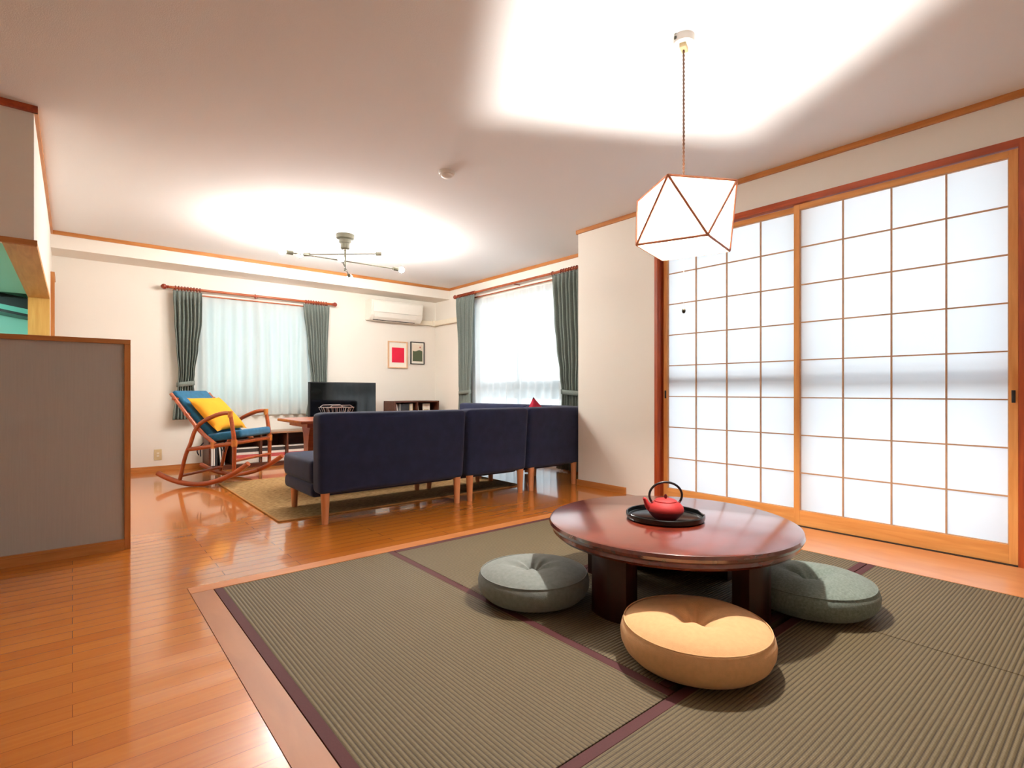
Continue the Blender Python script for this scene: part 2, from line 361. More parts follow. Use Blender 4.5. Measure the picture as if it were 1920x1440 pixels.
MB().poly([(-0.9, 0, 0.34), (0.27, 0, 0.12), (0.27, 0, 0.072), (-0.9, 0, 0.30)], (0, 0.3, 0)).build('steel_band', M['hood'], t)
# opening lining
struct('trim_2', MB().box(XL - 0.125, XL + 0.012, KY1 - 0.02, KY1 + 0.01, 1.05, KZ1 + 0.01), wood('lining_wood', srgb(196, 134, 60), srgb(216, 158, 84), 0.5, 'z'), 'wooden jamb lining of the kitchen opening')
struct('trim_3', MB().box(XL - 0.125, XL + 0.012, YF, KY1, KZ1 - 0.02, KZ1 + 0.012), wood('lining_wood_y', srgb(196, 134, 60), srgb(216, 158, 84), 0.5, 'y'), 'wooden head lining of the kitchen opening')
struct('trim_4', MB().box(-2.2, XL + 0.014, YF - 0.012, YF, KZ1 - 0.018, KZ1 + 0.012), M['trim'])
# low counter wall
struct('wall_counter', MB().box(-2.2, 0.228, 3.72, 3.83, 0.058, 1.166), M['panel'], 'low counter wall faced in taupe streaked panel')
struct('trim_5', MB().box(-2.2, 0.255, 3.705, 3.845, 1.166, 1.192, 0.002), M['trim'], 'orange wooden cap of the low counter wall')
struct('trim_6', MB().box(0.226, 0.255, 3.705, 3.845, 0.0, 1.166, 0.002), M['trimz'], 'orange wooden end post of the low counter wall')
struct('baseboard_counter', MB().box(-2.2, 0.226, 3.706, 3.72, 0, 0.058).box(-2.2, 0.226, 3.702, 3.706, 0, 0.046), M['trim'])
# crown moulding
cw, ch = 0.016, 0.036
struct('trim_7', MB().box(XL + cw, XW - cw, 6.68 - cw, 6.68, ZC - ch, ZC), M['trim'])
struct('trim_8', MB().box(XW - cw, XW, 3.49, 6.68, ZC - ch, ZC), M['trimy'])
struct('trim_9', MB().box(XS - cw, XS, -1.6, 3.47 + cw, ZC - ch, ZC), M['trimy'])
struct('trim_10', MB().box(XS, XW, 3.47, 3.47 + cw, ZC - ch, ZC), M['trim'])
struct('trim_11', MB().box(XL, XL + cw, YF - cw, 6.68, ZC - ch, ZC), M['trimy'])
struct('trim_12', MB().box(-2.2, XL + cw, YF - cw - 0.002, YF, ZC - ch, ZC), M['redtrimy'])  # darker red wood puts the shade on this moulding into its colour
# baseboards
struct('baseboard_back', MB().box(XL, XW, YB - 0.012, YB, 0, 0.058), M['trim'])
struct('baseboard_left', MB().box(XL, XL + 0.012, YF, YB - 0.02, 0, 0.058), M['trimy'])
struct('baseboard_right', MB().box(XS - 0.012, XS, 2.90, 3.47, 0, 0.055).box(XS - 0.012, XW, 3.47, 3.482, 0, 0.055), M['trimy'])
struct('baseboard_window_side', MB().box(XW - 0.012, XW, VY1, YB - 0.02, 0, 0.058).box(XW - 0.012, XW, 3.5, VY0, 0, 0.058), M['trimy'])
# door casing at the far end of the left wall
d1 = MB().box(XL, XL + 0.03, 6.62, 6.66, 0, 2.03).box(XL, XL + 0.03, 6.66, 7.0, 1.99, 2.03).box(XL, XL + 0.022, 6.97, 7.0, 0, 1.99)
struct('trim_13', d1, M['trimz'], 'orange wooden door casing at the end of the left wall')
# shoji opening lining
struct('trim_14', MB().box(XS - 0.014, XS + 0.11, SY1 - 0.028, SY1, 0, SZ1).box(XS + 0.06, XS + 0.11, SY1 - 0.05, SY1 - 0.028, 0, SZ1), M['redtrimz'], 'red-brown jamb left of the shoji')
struct('trim_15', MB().box(XS - 0.014, XS + 0.11, SY0, SY0 + 0.05, 0, SZ1), M['redtrimz'], 'red-brown jamb right of the shoji')
struct('trim_16', MB().box(XS - 0.014, XS + 0.11, SY0 + 0.05, SY1 - 0.028, 2.15, SZ1), M['redtrimy'], 'red-brown head rail above the shoji')
struct('trim_17', MB().box(XS - 0.02, XS + 0.12, SY0 + 0.05, SY1 - 0.028, -0.001, 0.004), M['gap'])
# border boards round the tatami
struct('trim_18', MB().box(TX0 + 0.002, 0.490, TY0, 2.703, -0.04, 0.001), M['border'], 'wooden border board along the left tatami edge')
struct('trim_19', MB().box(TX0 + 0.002, TX1, 2.705, TY1 - 0.001, -0.04, 0.001), M['borderx'], 'wooden border board along the far tatami edge')
struct('trim_20', MB().box(3.18, TX1, TY0, 2.703, -0.04, 0.001), M['sill'], 'plain wooden floor board between the tatami and the shoji')

# glass sash windows behind the shoji and curtains
def sash(name, ax, a0, a1, z0, z1, p, midz, mull, label):
    """ax 'y': window in plane x=p running along y; ax 'x': plane y=p"""
    r = thing(name, (0, 0, 0), 0, None, None); r['kind'] = 'structure'; r['label'] = label
    m = MB(); t = 0.04
    def B(u0, u1, v0, v1):
        if ax == 'y': m.box(p - 0.02, p + 0.02, u0, u1, v0, v1)
        else: m.box(u0, u1, p - 0.02, p + 0.02, v0, v1)
    B(a0, a0 + t, z0, z1); B(a1 - t, a1, z0, z1); B(a0 + t, a1 - t, z0, z0 + t); B(a0 + t, a1 - t, z1 - t, z1)
    for q in mull: B(q - 0.025, q + 0.025, z0 + t, z1 - t)
    if midz:
        qs = [a0 + t] + [x for q in mull for x in (q - 0.025, q + 0.025)] + [a1 - t]
        for i in range(0, len(qs), 2): B(qs[i], qs[i + 1], midz - 0.035, midz + 0.035)
    m.build('window_frame', M['alu'], r)
sash('window_1', 'x', WX0, WX1, WZ0, WZ1, YB + 0.06, None, [(WX0 + WX1) / 2], 'sliding window behind the short sheer curtain')
sash('window_2', 'y', VY0, VY1, 0.03, VZ1, XW + 0.06, 0.98, [(VY0 + VY1) / 2], 'tall sliding window behind the long sheer curtain')
sash('window_3', 'y', SY0, SY1, 0.0, SZ1, XS + 0.145, 0.99, [1.48], 'sliding glass window behind the shoji')
struct('trim_21', MB().box(5.4, 5.5, -1.5, 8, -0.1, 0.22).box(5.4, 5.5, -1.5, 8, 0.78, 1.05), M['rail'], 'balcony parapet rail outside')
struct('trim_22', MB().box(-0.5, 3.9, YB + 1.0, YB + 1.15, -0.2, 4.2), mat('added_shading_wall', srgb(150, 178, 176), 0.9), 'unseen wall added outside the back window to shade it')  # unseen wall, added to dim the daylight behind the short sheer
struct('trim_23', MB().box(XW + 0.13, 5.5, -1.5, 8, 2.30, 2.42).box(XS + 0.13, XW + 0.13, -1.5, 3.30, 2.30, 2.42), M['rail'], 'unseen slab added above the shoji and tall window to darken their tops')  # unseen slab, added to shade the top rows of the shoji
struct('ground', MB().box(XS + 0.2, 9, -3, 9, -0.25, -0.15), mat('balcony_floor', srgb(205, 210, 212), 0.9))

# ================================================================= SHOJI SCREENS
def shoji(x, y0, y1, label, side):
    """leaf in plane x (front face), from y0 to y1"""
    r = thing('shoji_screen', (x, (y0 + y1) / 2, 0.004), 0, label, 'sliding screen', 'shoji screens')
    hw = (y1 - y0) / 2; H = 2.142; st = 0.036; b0, t1 = 0.098, 2.106; th = 0.028
    MB().box(0, th, -hw, -hw + st, 0, H, 0.002).box(0, th, hw - st, hw, 0, H, 0.002).build('stile', M['shojiz'], r)
    MB().box(0.001, th - 0.001, -hw + st, hw - st, 0, b0, 0.0015).build('bottom_rail', M['shojiy'], r)
    MB().box(0.001, th - 0.001, -hw + st, hw - st, t1, H, 0.0015).build('top_rail', M['shojiy'], r)
    k = MB(); n = 4; a0, a1 = -hw + st, hw - st; kw = 0.0038
    for i in range(1, n):
        c = a0 + (a1 - a0) * i / n; k.box(0.006, 0.018, c - kw, c + kw, b0, t1)
    for j in range(1, 8):
        c = b0 + (t1 - b0) * j / 8; k.box(0.0065, 0.0175, a0, a1, c - kw, c + kw)
    k.box(0.004, 0.02, a0, a0 + 0.004, b0, t1).box(0.004, 0.02, a1 - 0.004, a1, b0, t1).box(0.004, 0.02, a0, a1, b0, b0 + 0.004).box(0.004, 0.02, a0, a1, t1 - 0.004, t1)
    k.build('lattice', M['kumiko'], r)
    p = MB(); p.grid(lambda u, v: (0.020, a0 + (a1 - a0) * u, b0 + (t1 - b0) * v), 1, 1); p.build('paper', M['paper'], r)
    c = (-hw + 0.018) if side < 0 else (hw - 0.018)
    MB().box(-0.002, 0.004, c - 0.008, c + 0.008, 0.835, 0.90, 0.002).build('finger_pull', M['black'], r)
    return r
shoji(XS + 0.004, 0.412, 1.508, 'right shoji screen sliding in front, its stile overlapping the other', -1)
shoji(XS + 0.036, 1.46, 2.545, 'left shoji screen behind the pendant lamp, next to the plain wall', 1)

# ================================================================= TATAMI
def tatami(x0, x1, y0, y1, m, bands, label):
    r = thing('tatami_mat', ((x0 + x1) / 2, (y0 + y1) / 2, -0.03), 0, label, 'tatami mat', 'tatami mats')
    ox, oy = (x0 + x1) / 2, (y0 + y1) / 2; g = 0.0012
    MB().box(x0 + g - ox, x1 - g - ox, y0 + g - oy, y1 - g - oy, 0, 0.03, 0.002).build('mat_surface', m, r)
    for b in bands:
        q = [x0 + g - ox, x1 - g - ox, y0 + g - oy, y1 - g - oy]; bw = 0.034
        if b == 'x0': q[1] = q[0] + bw
        if b == 'x1': q[0] = q[1] - bw
        if b == 'y0': q[3] = q[2] + bw
        if b == 'y1': q[2] = q[3] - bw
        MB().box(*q, 0.0265, 0.0312, 0.0008, 1).build('edge_band', M['heri'], r)
tatami(0.492, 1.385, 0.898, 2.703, M['tat_x'], ('x0', 'x1'), 'tatami mat left of the low table, with ribs running towards the sofa')
tatami(1.387, 3.178, 1.812, 2.703, M['tat_y'], ('y0', 'y1'), 'tatami mat behind the low table, nearest the sofa')
tatami(1.387, 3.178, 0.922, 1.810, M['tat_y'], ('y0', 'y1'), 'tatami mat under the near side of the low table')
tatami(0.492, 2.305, 0.0, 0.896, M['tat_y'], ('y0', 'y1'), 'foreground tatami mat in front of the peach cushion')
tatami(2.307, 3.178, 0.0, 0.920, M['tat_y'], ('y0', 'y1'), 'half tatami mat in front of the right shoji screen')

# ================================================================= LOW ROUND TABLE
t = thing('round_low_table', (2.04, 1.353, 0.0015), 0, 'low round table of dark red polished wood on the tatami', 'table')
prof = [(0, 0.262), (0.47, 0.262), (0.505, 0.268), (0.517, 0.280), (0.514, 0.292), (0.520, 0.296), (0.528, 0.302), (0.533, 0.314), (0.528, 0.326), (0.518, 0.330), (0, 0.330)]
o = MB().lathe(prof, 96).build('tabletop', M['dark_wood'], t, True, angle=30)
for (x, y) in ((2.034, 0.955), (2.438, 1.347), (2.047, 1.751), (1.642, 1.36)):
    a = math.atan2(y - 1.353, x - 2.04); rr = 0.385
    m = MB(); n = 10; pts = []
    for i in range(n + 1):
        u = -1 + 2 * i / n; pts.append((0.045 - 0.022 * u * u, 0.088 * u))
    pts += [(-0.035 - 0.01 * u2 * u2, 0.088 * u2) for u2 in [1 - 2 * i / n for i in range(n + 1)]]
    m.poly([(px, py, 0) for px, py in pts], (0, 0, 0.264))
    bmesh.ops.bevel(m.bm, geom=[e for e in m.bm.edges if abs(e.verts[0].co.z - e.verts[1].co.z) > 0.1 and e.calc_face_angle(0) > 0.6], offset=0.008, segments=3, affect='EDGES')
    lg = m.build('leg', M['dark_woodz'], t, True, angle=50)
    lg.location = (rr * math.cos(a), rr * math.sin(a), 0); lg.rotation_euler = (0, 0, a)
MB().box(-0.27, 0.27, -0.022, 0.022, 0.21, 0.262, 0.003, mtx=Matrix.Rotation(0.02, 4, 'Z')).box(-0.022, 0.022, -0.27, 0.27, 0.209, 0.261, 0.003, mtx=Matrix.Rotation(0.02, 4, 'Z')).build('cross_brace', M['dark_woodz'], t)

# tray and teapot
t = thing('lacquer_tray', (2.034, 1.371, 0.332), 0, 'round black lacquer tray under the red teapot', 'tray')
def trayfn(co):
    r = math.hypot(co.x, co.y); a = math.atan2(co.y, co.x)
    z = co.z
    if z > 0.02:
        for a0 in (math.radians(-40), math.radians(140)):
            da = abs((a - a0 + PI) % (2 * PI) - PI)
            if da < 0.2: z -= 0.006 * min(1.0, (0.2 - da) / 0.05)
    return (co.x, co.y, z)
MB().lathe([(0, 0), (0.160, 0), (0.167, 0.004), (0.170, 0.012), (0.170, 0.024), (0.167, 0.027), (0.163, 0.025), (0.161, 0.010), (0.155, 0.006), (0, 0.006)], 96, fn=trayfn).build('tray_dish', M['tray'], t, True, angle=35)
t = thing('teapot', (1.99, 1.338, 0.3385), math.radians(-39.83), 'red cast iron teapot with a black hoop handle on the tray', 'teapot')
body = MB().lathe([(0, 0), (0.040, 0), (0.046, 0.004), (0.058, 0.014), (0.070, 0.028), (0.0762, 0.040)], 56)
body.build('lower_body', M['kettle_dark'], t, True)
ub = MB().lathe([(0.0762, 0.040), (0.0775, 0.046), (0.073, 0.060), (0.062, 0.072), (0.050, 0.079), (0.044, 0.081), (0.0, 0.081)], 56).build('body', M['kettle'], t, True)
sp = MB().tube([(-0.055, 0, 0.045), (-0.072, 0, 0.056), (-0.083, 0, 0.072), (-0.090, 0, 0.088), (-0.098, 0, 0.093)], [0.022, 0.016, 0.011, 0.0085, 0.006], 14, 5).build('spout', M['kettle'], t, True)
lid = MB().lathe([(0, 0.079), (0.047, 0.079), (0.048, 0.083), (0.040, 0.088), (0.020, 0.091), (0, 0.092)], 48).build('lid', M['kettle'], t, True)
MB().lathe([(0, 0.091), (0.004, 0.091), (0.007, 0.099), (0.007, 0.104), (0.004, 0.110), (0, 0.111)], 20).build('lid_knob', M['kettle_dark'], lid, True)
hp = []
for i in range(17):
    a = math.radians(-32 + 244 * i / 16); hp.append((0.071 * math.cos(a), 0, 0.106 + 0.054 * math.sin(a) * 1.05))
hnd = MB().tube(hp, 0.0050, 10, 3).build('handle', M['black'], t, True)
for s in (-1, 1):
    MB().tube([(s * 0.058, -0.006, 0.072), (s * 0.062, 0, 0.080), (s * 0.058, 0.006, 0.072)], 0.004, 8, 4).build('handle_lug', M['kettle_dark'], t, True)

# ================================================================= ROUND FLOOR CUSHIONS
def cushion(loc, R, H, m, label, rz=0, creases=7, dimple=0.05):
    r = thing('floor_cushion', (loc[0], loc[1], 0.0015), rz, label, 'cushion', 'round floor cushions')
    k = R / 0.245; h = H / 0.15
    prof = [(0, 0.003), (0.15, 0.001), (0.185, 0.004), (0.212, 0.014), (0.232, 0.032), (0.243, 0.055), (0.245, 0.078), (0.240, 0.098), (0.230, 0.110)]
    side = MB().lathe([(a * k, b * h) for a, b in prof], 72)
    side.build('side_panel', m, r, True, angle=60)
    N = 18; top = []
    for i in range(N + 1):
        u = i / N; rad = 0.230 * (1 - u)
        z = 0.110 + 0.034 * math.sin(min(1, (1 - rad / 0.230) * 1.55) * PI / 2) ** 0.75
        z -= dimple * math.exp(-(rad / 0.052) ** 1.25)
        top.append((rad * k, z * h))
    def fn(co):
        rr = math.hypot(co.x, co.y) / k; a = math.atan2(co.y, co.x)
        w = math.exp(-((rr - 0.055) / 0.045) ** 2)
        z = co.z + 0.0055 * w * (math.cos(creases * a + 0.7) + 0.6 * math.cos(3 * a + 2.0))
        w2 = math.exp(-((rr - 0.17) / 0.06) ** 2)
        z += 0.004 * w2 * math.cos(2 * a + rz * 3)
        return (co.x, co.y, z)
    MB().lathe(top, 96, fn=fn).build('top_panel', m, r, True, angle=60)
    ring = [(0.2325 * k * math.cos(2 * PI * i / 72), 0.2325 * k * math.sin(2 * PI * i / 72), 0.1115 * h) for i in range(72)]
    MB().tube(ring, 0.0022, 6, closed=True).build('seam_piping', m, r, True)
    MB().lathe([(0, -0.004), (0.007, -0.003), (0.009, 0.0), (0.006, 0.003), (0, 0.004)], 16, c=(0, 0, (0.144 - dimple) * h + 0.002)).build('button', m, r, True)
    return r
cushion((1.552, 1.714), 0.243, 0.152, M['greycush'], 'round grey floor cushion left of the low table', 0.4)
cushion((1.609, 0.966), 0.248, 0.162, M['orangecush'], 'round peach orange floor cushion in front of the low table', 0.0, 5, 0.062)
cushion((2.385, 0.902), 0.250, 0.148, M['greencush'], 'round speckled grey-green floor cushion right of the low table', 1.3, 5, 0.06)
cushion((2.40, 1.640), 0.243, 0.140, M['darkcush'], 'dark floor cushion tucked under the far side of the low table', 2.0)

# ================================================================= PENDANT LAMP
t = thing('pendant_lamp', (2.036, 1.278, 0), 0, 'faceted white paper pendant lamp with wooden strips above the low table', 'lamp')
cx0, cy0 = 2.036, 1.278
ZB, ZT = 1.521, 1.766
Bt = [(1.841, 1.38), (1.939, 1.11), (2.234, 1.175), (2.148, 1.462)]
Tp = [(1.834, 1.222), (2.099, 1.073), (2.251, 1.334), (1.986, 1.483)]
Bt = [Vector((x - cx0, y - cy0, ZB)) for x, y in Bt]; Tp = [Vector((x - cx0, y - cy0, ZT)) for x, y in Tp]
# order by angle and alternate
key = lambda v: math.atan2(v.y, v.x)
Bt.sort(key=key); Tp.sort(key=key)
ang = lambda v: math.atan2(v.y, v.x)
seq = sorted([(ang(v), 'b', v) for v in Bt] + [(ang(v), 't', v) for v in Tp], key=lambda q: q[0])
sh = MB(); strips = []
n8 = len(seq)
for i in range(n8):
    a, b, c = seq[i][2], seq[(i + 1) % n8][2], seq[(i + 2) % n8][2]
    vs = [sh.bm.verts.new(v) for v in (a, b, c)]; sh.bm.faces.new(vs)
    strips.append((a, b)); strips.append((a, c))
sh.build('paper_shade', M['shade'], t)
for a, b in strips:
    MB().tube([a, b], 0.0056, 6).build('wooden_strip', M['shadewood'], t)
sock = MB().lathe([(0, 1.66), (0.018, 1.66), (0.022, 1.70), (0.022, 1.735), (0.012, 1.75), (0, 1.752)], 24).build('socket', M['white'], t, True)
bl = MB(); bmesh.ops.create_icosphere(bl.bm, subdivisions=2, radius=0.032); bmesh.ops.translate(bl.bm, verts=bl.bm.verts, vec=(0, 0, 1.628)); bl.build('bulb', M['bulb2'], t, True)
cd = MB()
for ph in (0, PI):
    cd.tube([(0.0028 * math.cos(ph + k * 1.05), 0.0028 * math.sin(ph + k * 1.05), 1.75 + (2.39 - 1.75) * k / 110) for k in range(111)], 0.0026, 6)
cd.build('twisted_cord', M['cord'], t, True)
MB().tube([(-0.14, -0.02, 1.752), (0.14, 0.02, 1.752)], 0.003, 6).build('hanger_bar', M['steel'], t)
rose = MB().lathe([(0, 2.398), (0.038, 2.398), (0.044, 2.404), (0.046, ZC - 0.001), (0, ZC - 0.001)], 40).build('ceiling_rose', M['white'], t, True)
MB().box(-0.026, 0.026, -0.014, 0.014, 2.378, 2.399, 0.004, mtx=Matrix.Rotation(0.35, 4, 'Z')).build('plug', M['beige'], rose)
MB().lathe([(0, 2.414), (0.006, 2.414), (0.006, 2.424), (0, 2.424)], 12, c=(-0.045, 0.012, 0)).build('release_tab', M['brass'], rose)
MB().tube([(0, 0, 1.60), (0, 0, 1.262)], 0.0009, 6).build('pull_string', M['white'], t)
MB().lathe([(0, 1.236), (0.005, 1.238), (0.0075, 1.244), (0.008, 1.250), (0.004, 1.258), (0, 1.262)], 16).build('pull_knob', M['brass'], t, True)

# ================================================================= CEILING LIGHT
t = thing('ceiling_light', (2.058, 5.028, 0), 0, 'bronze multi-arm ceiling light with bare glowing bulbs in the living area', 'light')
c0 = Vector((2.058, 5.028, 0))
MB().lathe([(0, 2.385), (0.06, 2.385), (0.085, 2.395), (0.088, ZC - 0.001), (0, ZC - 0.001)], 40).build('ceiling_plate', M['brass'], t, True)
MB().lathe([(0, 2.285), (0.030, 2.285), (0.044, 2.30), (0.046, 2.35), (0.058, 2.352), (0.058, 2.386), (0, 2.386)], 32).build('canopy', M['brass'], t, True)
MB().tube([(0, 0, 2.29), (0, 0, 2.235), (0, 0, 2.08)], 0.010, 12).build('stem', M['brass'], t, True)
rods = [((1.788, 5.293, 2.25), (2.31, 4.831, 2.25), 1, 1), ((1.546, 5.039, 2.175), (2.582, 5.008, 2.175), 1, 1), ((1.905, 4.727, 2.10), (2.217, 5.313, 2.10), 1, 1)]
for p, q, *_ in rods:
    p = Vector(p) - c0; q = Vector(q) - c0; d = (q - p).normalized()
    rd = MB().tube([p, q], 0.006, 8).build('rod', M['brass'], t, True)
    for e, dr in ((p, -d), (q, d)):
        sk = MB().tube([e - dr * 0.02, e - dr * 0.018, e + dr * 0.045], [0.012, 0.019, 0.019], 16).build('socket', M['brass'], rd, True)
        b = MB(); bmesh.ops.create_icosphere(b.bm, subdivisions=2, radius=0.030); bmesh.ops.translate(b.bm, verts=b.bm.verts, vec=e + dr * 0.078)
        b.build('bulb', M['bulb'], sk, True)

# smoke detector
t = thing('smoke_detector', (2.013, 3.126, ZC), 0, 'small round white smoke detector on the ceiling', 'smoke detector')
MB().lathe([(0, -0.022), (0.050, -0.022), (0.056, -0.014), (0.056, -0.001), (0, -0.001)], 40).build('base', M['white'], t, True)
MB().lathe([(0, -0.042), (0.028, -0.042), (0.038, -0.034), (0.040, -0.0225), (0, -0.0225)], 36).build('sensor_cap', M['white'], t, True)

# ================================================================= SOFA MODULES
def rbox(x0, x1, y0, y1, z0, z1, r, seg=5, bulge=0.0, mtx=None):
    m = MB(); m.box(x0, x1, y0, y1, z0, z1, r, seg, mtx)
    return m
def sofa_module(name, w, d, loc, rz, label, bulge=True, back2=False, legs=None):
    r = thing(name, loc, rz, label, 'sofa', 'navy sectional sofa pieces'); h = 0.752
    m = MB(); m.box(0, w, 0, 0.15, 0.20, h, 0.045, 6)
    # slight backward flare of the backrest, towards the bottom it tucks in
    for v in m.bm.verts:
        v.co.y += 0.03 * (1 - (v.co.z - 0.2) / 0.55)
        v.co.x += (0.012 if v.co.x < w / 2 else -0.012) * (1 - (v.co.z - 0.2) / 0.55)
        if v.co.z > 0.6: v.co.z += 0.006 * math.sin(v.co.x * 5.0)
    m.build('backrest', M['navy'], r, True, angle=60)
    if back2: rbox(w - 0.15, w, 0.15, d, 0.20, h, 0.045, 6).build('side_backrest', M['navy'], r, True, angle=60)
    x1 = w - 0.15 if back2 else w
    rbox(0.003, x1 - 0.003, 0.17, d, 0.255, 0.425, 0.045, 5).build('seat_cushion', M['navy'], r, True, angle=60)
    rbox(0.006, x1 - 0.006, 0.16, d - 0.02, 0.165, 0.262, 0.035, 5).build('seat_base', M['navy'], r, True, angle=60)
    for (lx, ly) in (legs or ((0.06, 0.06), (w - 0.06, 0.06), (0.06, d - 0.10), (w - 0.06, d - 0.10))):
        zl = 0.0105 if (ly > 0.3 or name == 'sofa_window_seat') and not (name == 'sofa_corner_seat' and lx > 0.3) else 0.0
        MB().lathe([(0, zl), (0.021, zl), (0.030, 0.21), (0, 0.21)], 24, c=(lx, ly, 0)).build('leg', M['sofa_leg'], r, True)
    return r
sofa_module('sofa', 1.185, 0.80, (1.25, 3.48, 0.0), 0, 'long navy sofa section seen from behind, left end of the sectional')
sofa_module('sofa_middle_seat', 0.665, 0.80, (2.44, 3.48, 0.0), 0, 'narrow navy sofa section between the long one and the corner one')
sofa_module('sofa_corner_seat', 0.77, 0.77, (3.11, 3.49, 0.0), 0, 'navy corner sofa section beside the end of the plain wall', back2=True, legs=((0.075, 0.06), (0.63, 0.06), (0.075, 0.66), (0.66, 0.66)))
sofa_module('sofa_window_seat', 1.25, 0.80, (3.88, 4.27, 0.0), PI / 2, 'navy sofa section along the tall window with its back to the sheers')
# red cushion on the corner
def pillow(name, w, h, th, m, label, cat, loc, rot, seed=1):
    p = MB(); n = 18
    def f(sg):
        def g(u, v):
            x = (u - 0.5); y = (v - 0.5); q = (1 - (2 * x) ** 2) * (1 - (2 * y) ** 2)
            pinch = 1 - 0.10 * (1 - (2 * y) ** 2) * abs(2 * x) ** 2; pinch2 = 1 - 0.10 * (1 - (2 * x) ** 2) * abs(2 * y) ** 2
            z = sg * th / 2 * max(0, q) ** 0.42 + 0.006 * math.sin(9 * x + seed) * math.sin(7 * y + 2 * seed) * q
            return (x * w * pinch, y * h * pinch2, z)
        return g
    p.grid(f(1), n, n); p.grid(f(-1), n, n)
    bmesh.ops.remove_doubles(p.bm, verts=p.bm.verts, dist=0.0005)
    o = p.build(name, m, None, True, angle=80); o.location = loc; o.rotation_euler = rot
    return tag(o, label, cat)
pillow('throw_cushion', 0.42, 0.42, 0.13, M['redcush'], 'red throw cushion whose tip shows above the sofa corner', 'cushion', (3.62, 3.93, 0.548), (math.radians(76), math.radians(40), math.radians(-20)), 2)

# ================================================================= RUG
t = thing('jute_rug', (0, 0, 0), 0, 'tan woven jute rug under the navy sofa and living table', 'rug')
MB().box(1.095, 3.26, 3.80, 5.70, 0.0005, 0.009, 0.002).build('rug_field', M['rug'], t)
e = MB(); e.box(1.080, 1.095, 3.785, 5.715, 0.0005, 0.010, 0.002).box(3.26, 3.275, 3.785, 5.715, 0.0005, 0.010, 0.002).box(1.095, 3.26, 3.785, 3.80, 0.0005, 0.010, 0.002).box(1.095, 3.26, 5.70, 5.715, 0.0005, 0.010, 0.002)
e.build('rug_binding', M['rugedge'], t)

# ================================================================= LIVING TABLE
t = thing('living_table', (2.05, 4.79, 0.011), 0, 'reddish wooden table with flared panel legs between sofa and television', 'table')
tm = MB(); tm.box(-0.60, 0.60, -0.33, 0.33, 0.612, 0.640, 0.008, 3); tm.build('tabletop', M['coffee'], t)
MB().box(-0.52, 0.52, -0.24, 0.24, 0.575, 0.612, 0.006).build('apron', M['coffee'], t)
for s in (-1, 1):
    m = MB(); x = s * 0.42
    pr = [(0.055, 0), (0.055, 0.30), (0.06, 0.42), (0.075, 0.50), (0.11, 0.575), (-0.11, 0.575), (-0.075, 0.50), (-0.06, 0.42), (-0.055, 0.30), (-0.055, 0)]
    m.poly([(x - 0.03, yy, zz) for yy, zz in pr], (0.06, 0, 0)); m.build('leg', M['coffee'], t)
    MB().box(x - 0.03, x + 0.03, -0.28, 0.28, -0.0, 0.045, 0.005).build('foot', M['coffee'], t)
# wire basket
t = thing('wire_basket', (1.96, 5.0, 0.6515), 0.1, 'small grey wire basket on the living table before the television', 'basket')
m = MB()
def loop(w, d, z, r=0.003): return [(-w, -d, z), (w, -d, z), (w, d, z), (-w, d, z)]
m.tube(loop(0.10, 0.075, 0.004), 0.0026, 6, closed=True); m.tube(loop(0.13, 0.10, 0.09), 0.0034, 6, closed=True)
for i in range(7):
    u = -1 + 2 * i / 6
    for s in (-1, 1): m.tube([(0.10 * u, s * 0.075, 0.004), (0.13 * u, s * 0.10, 0.09)], 0.0018, 5)
for s in (-1, 1):
    for u in (-0.5, 0, 0.5): m.tube([(s * 0.10, 0.075 * u, 0.004), (s * 0.13, 0.10 * u, 0.09)], 0.0018, 5)
m.build('wire_body', M['steel'], t, True)
for s in (-1, 1):
    MB().tube([(-0.12, s * 0.10, 0.09), (-0.09, s * 0.10, 0.112), (0.09, s * 0.10, 0.112), (0.12, s * 0.10, 0.09)], 0.0034, 6).build('handle', M['steel'], t, True)

# ================================================================= TV CABINET, BOOKS, TELEVISION
def cabinet(name, x0, x1, y0, y1, h, dividers, label, shelf=None, top=None, th=0.02, z0=0.0):
    r = thing(name, (x0, y0, z0), 0, label, 'cabinet'); w = x1 - x0; d = y1 - y0; h = h - z0
    MB().box(-0.0, w, -0.004, d, h - th, h, 0.002).build('top_board', top or M['walnut'], r)
    for xx in (0, w - th): MB().box(xx, xx + th, 0, d, 0, h - th).build('side_panel', M['walnut'], r)
    MB().box(th, w - th, 0.004, d, 0.03, 0.05).build('bottom_board', M['walnut'], r)
    MB().box(th, w - th, 0.012, 0.03, 0, 0.03).build('plinth', M['walnut'], r)
    MB().box(th, w - th, d - 0.012, d, 0.05, h - th).build('back_panel', M['walnut'], r)
    for q in dividers: MB().box(q - x0 - th / 2, q - x0 + th / 2, 0.004, d - 0.013, 0.05, h - th).build('divider', M['walnut'], r)
    if shelf:
        qs = [x0 + th] + [v for q in dividers for v in (q - th / 2, q + th / 2)] + [x1 - th]
        for i in range(0, len(qs), 2): MB().box(qs[i] - x0, qs[i + 1] - x0, 0.01, d - 0.013, shelf - 0.008, shelf + 0.008).build('shelf', M['walnut'], r)
    return r
cabinet('media_cabinet', 1.17, 3.22, 6.70, 7.06, 0.41, (1.42, 1.72, 2.02, 2.42, 2.82), 'long low walnut media cabinet under the window and television', top=M['walnuttop'])
cabinet('bookcase', 3.465, 4.19, 6.72, 7.06, 0.755, (3.83,), 'dark walnut bookcase below the two framed pictures', shelf=0.485)
BK = [mat('book_white', srgb(232, 228, 220), 0.6), mat('book_dark', srgb(50, 52, 56), 0.6), mat('book_grey', srgb(150, 150, 146), 0.6), mat('book_tan', srgb(196, 176, 140), 0.6), mat('book_teal', srgb(60, 110, 120), 0.6)]
PG = mat('book_pages', srgb(238, 230, 212), 0.8)
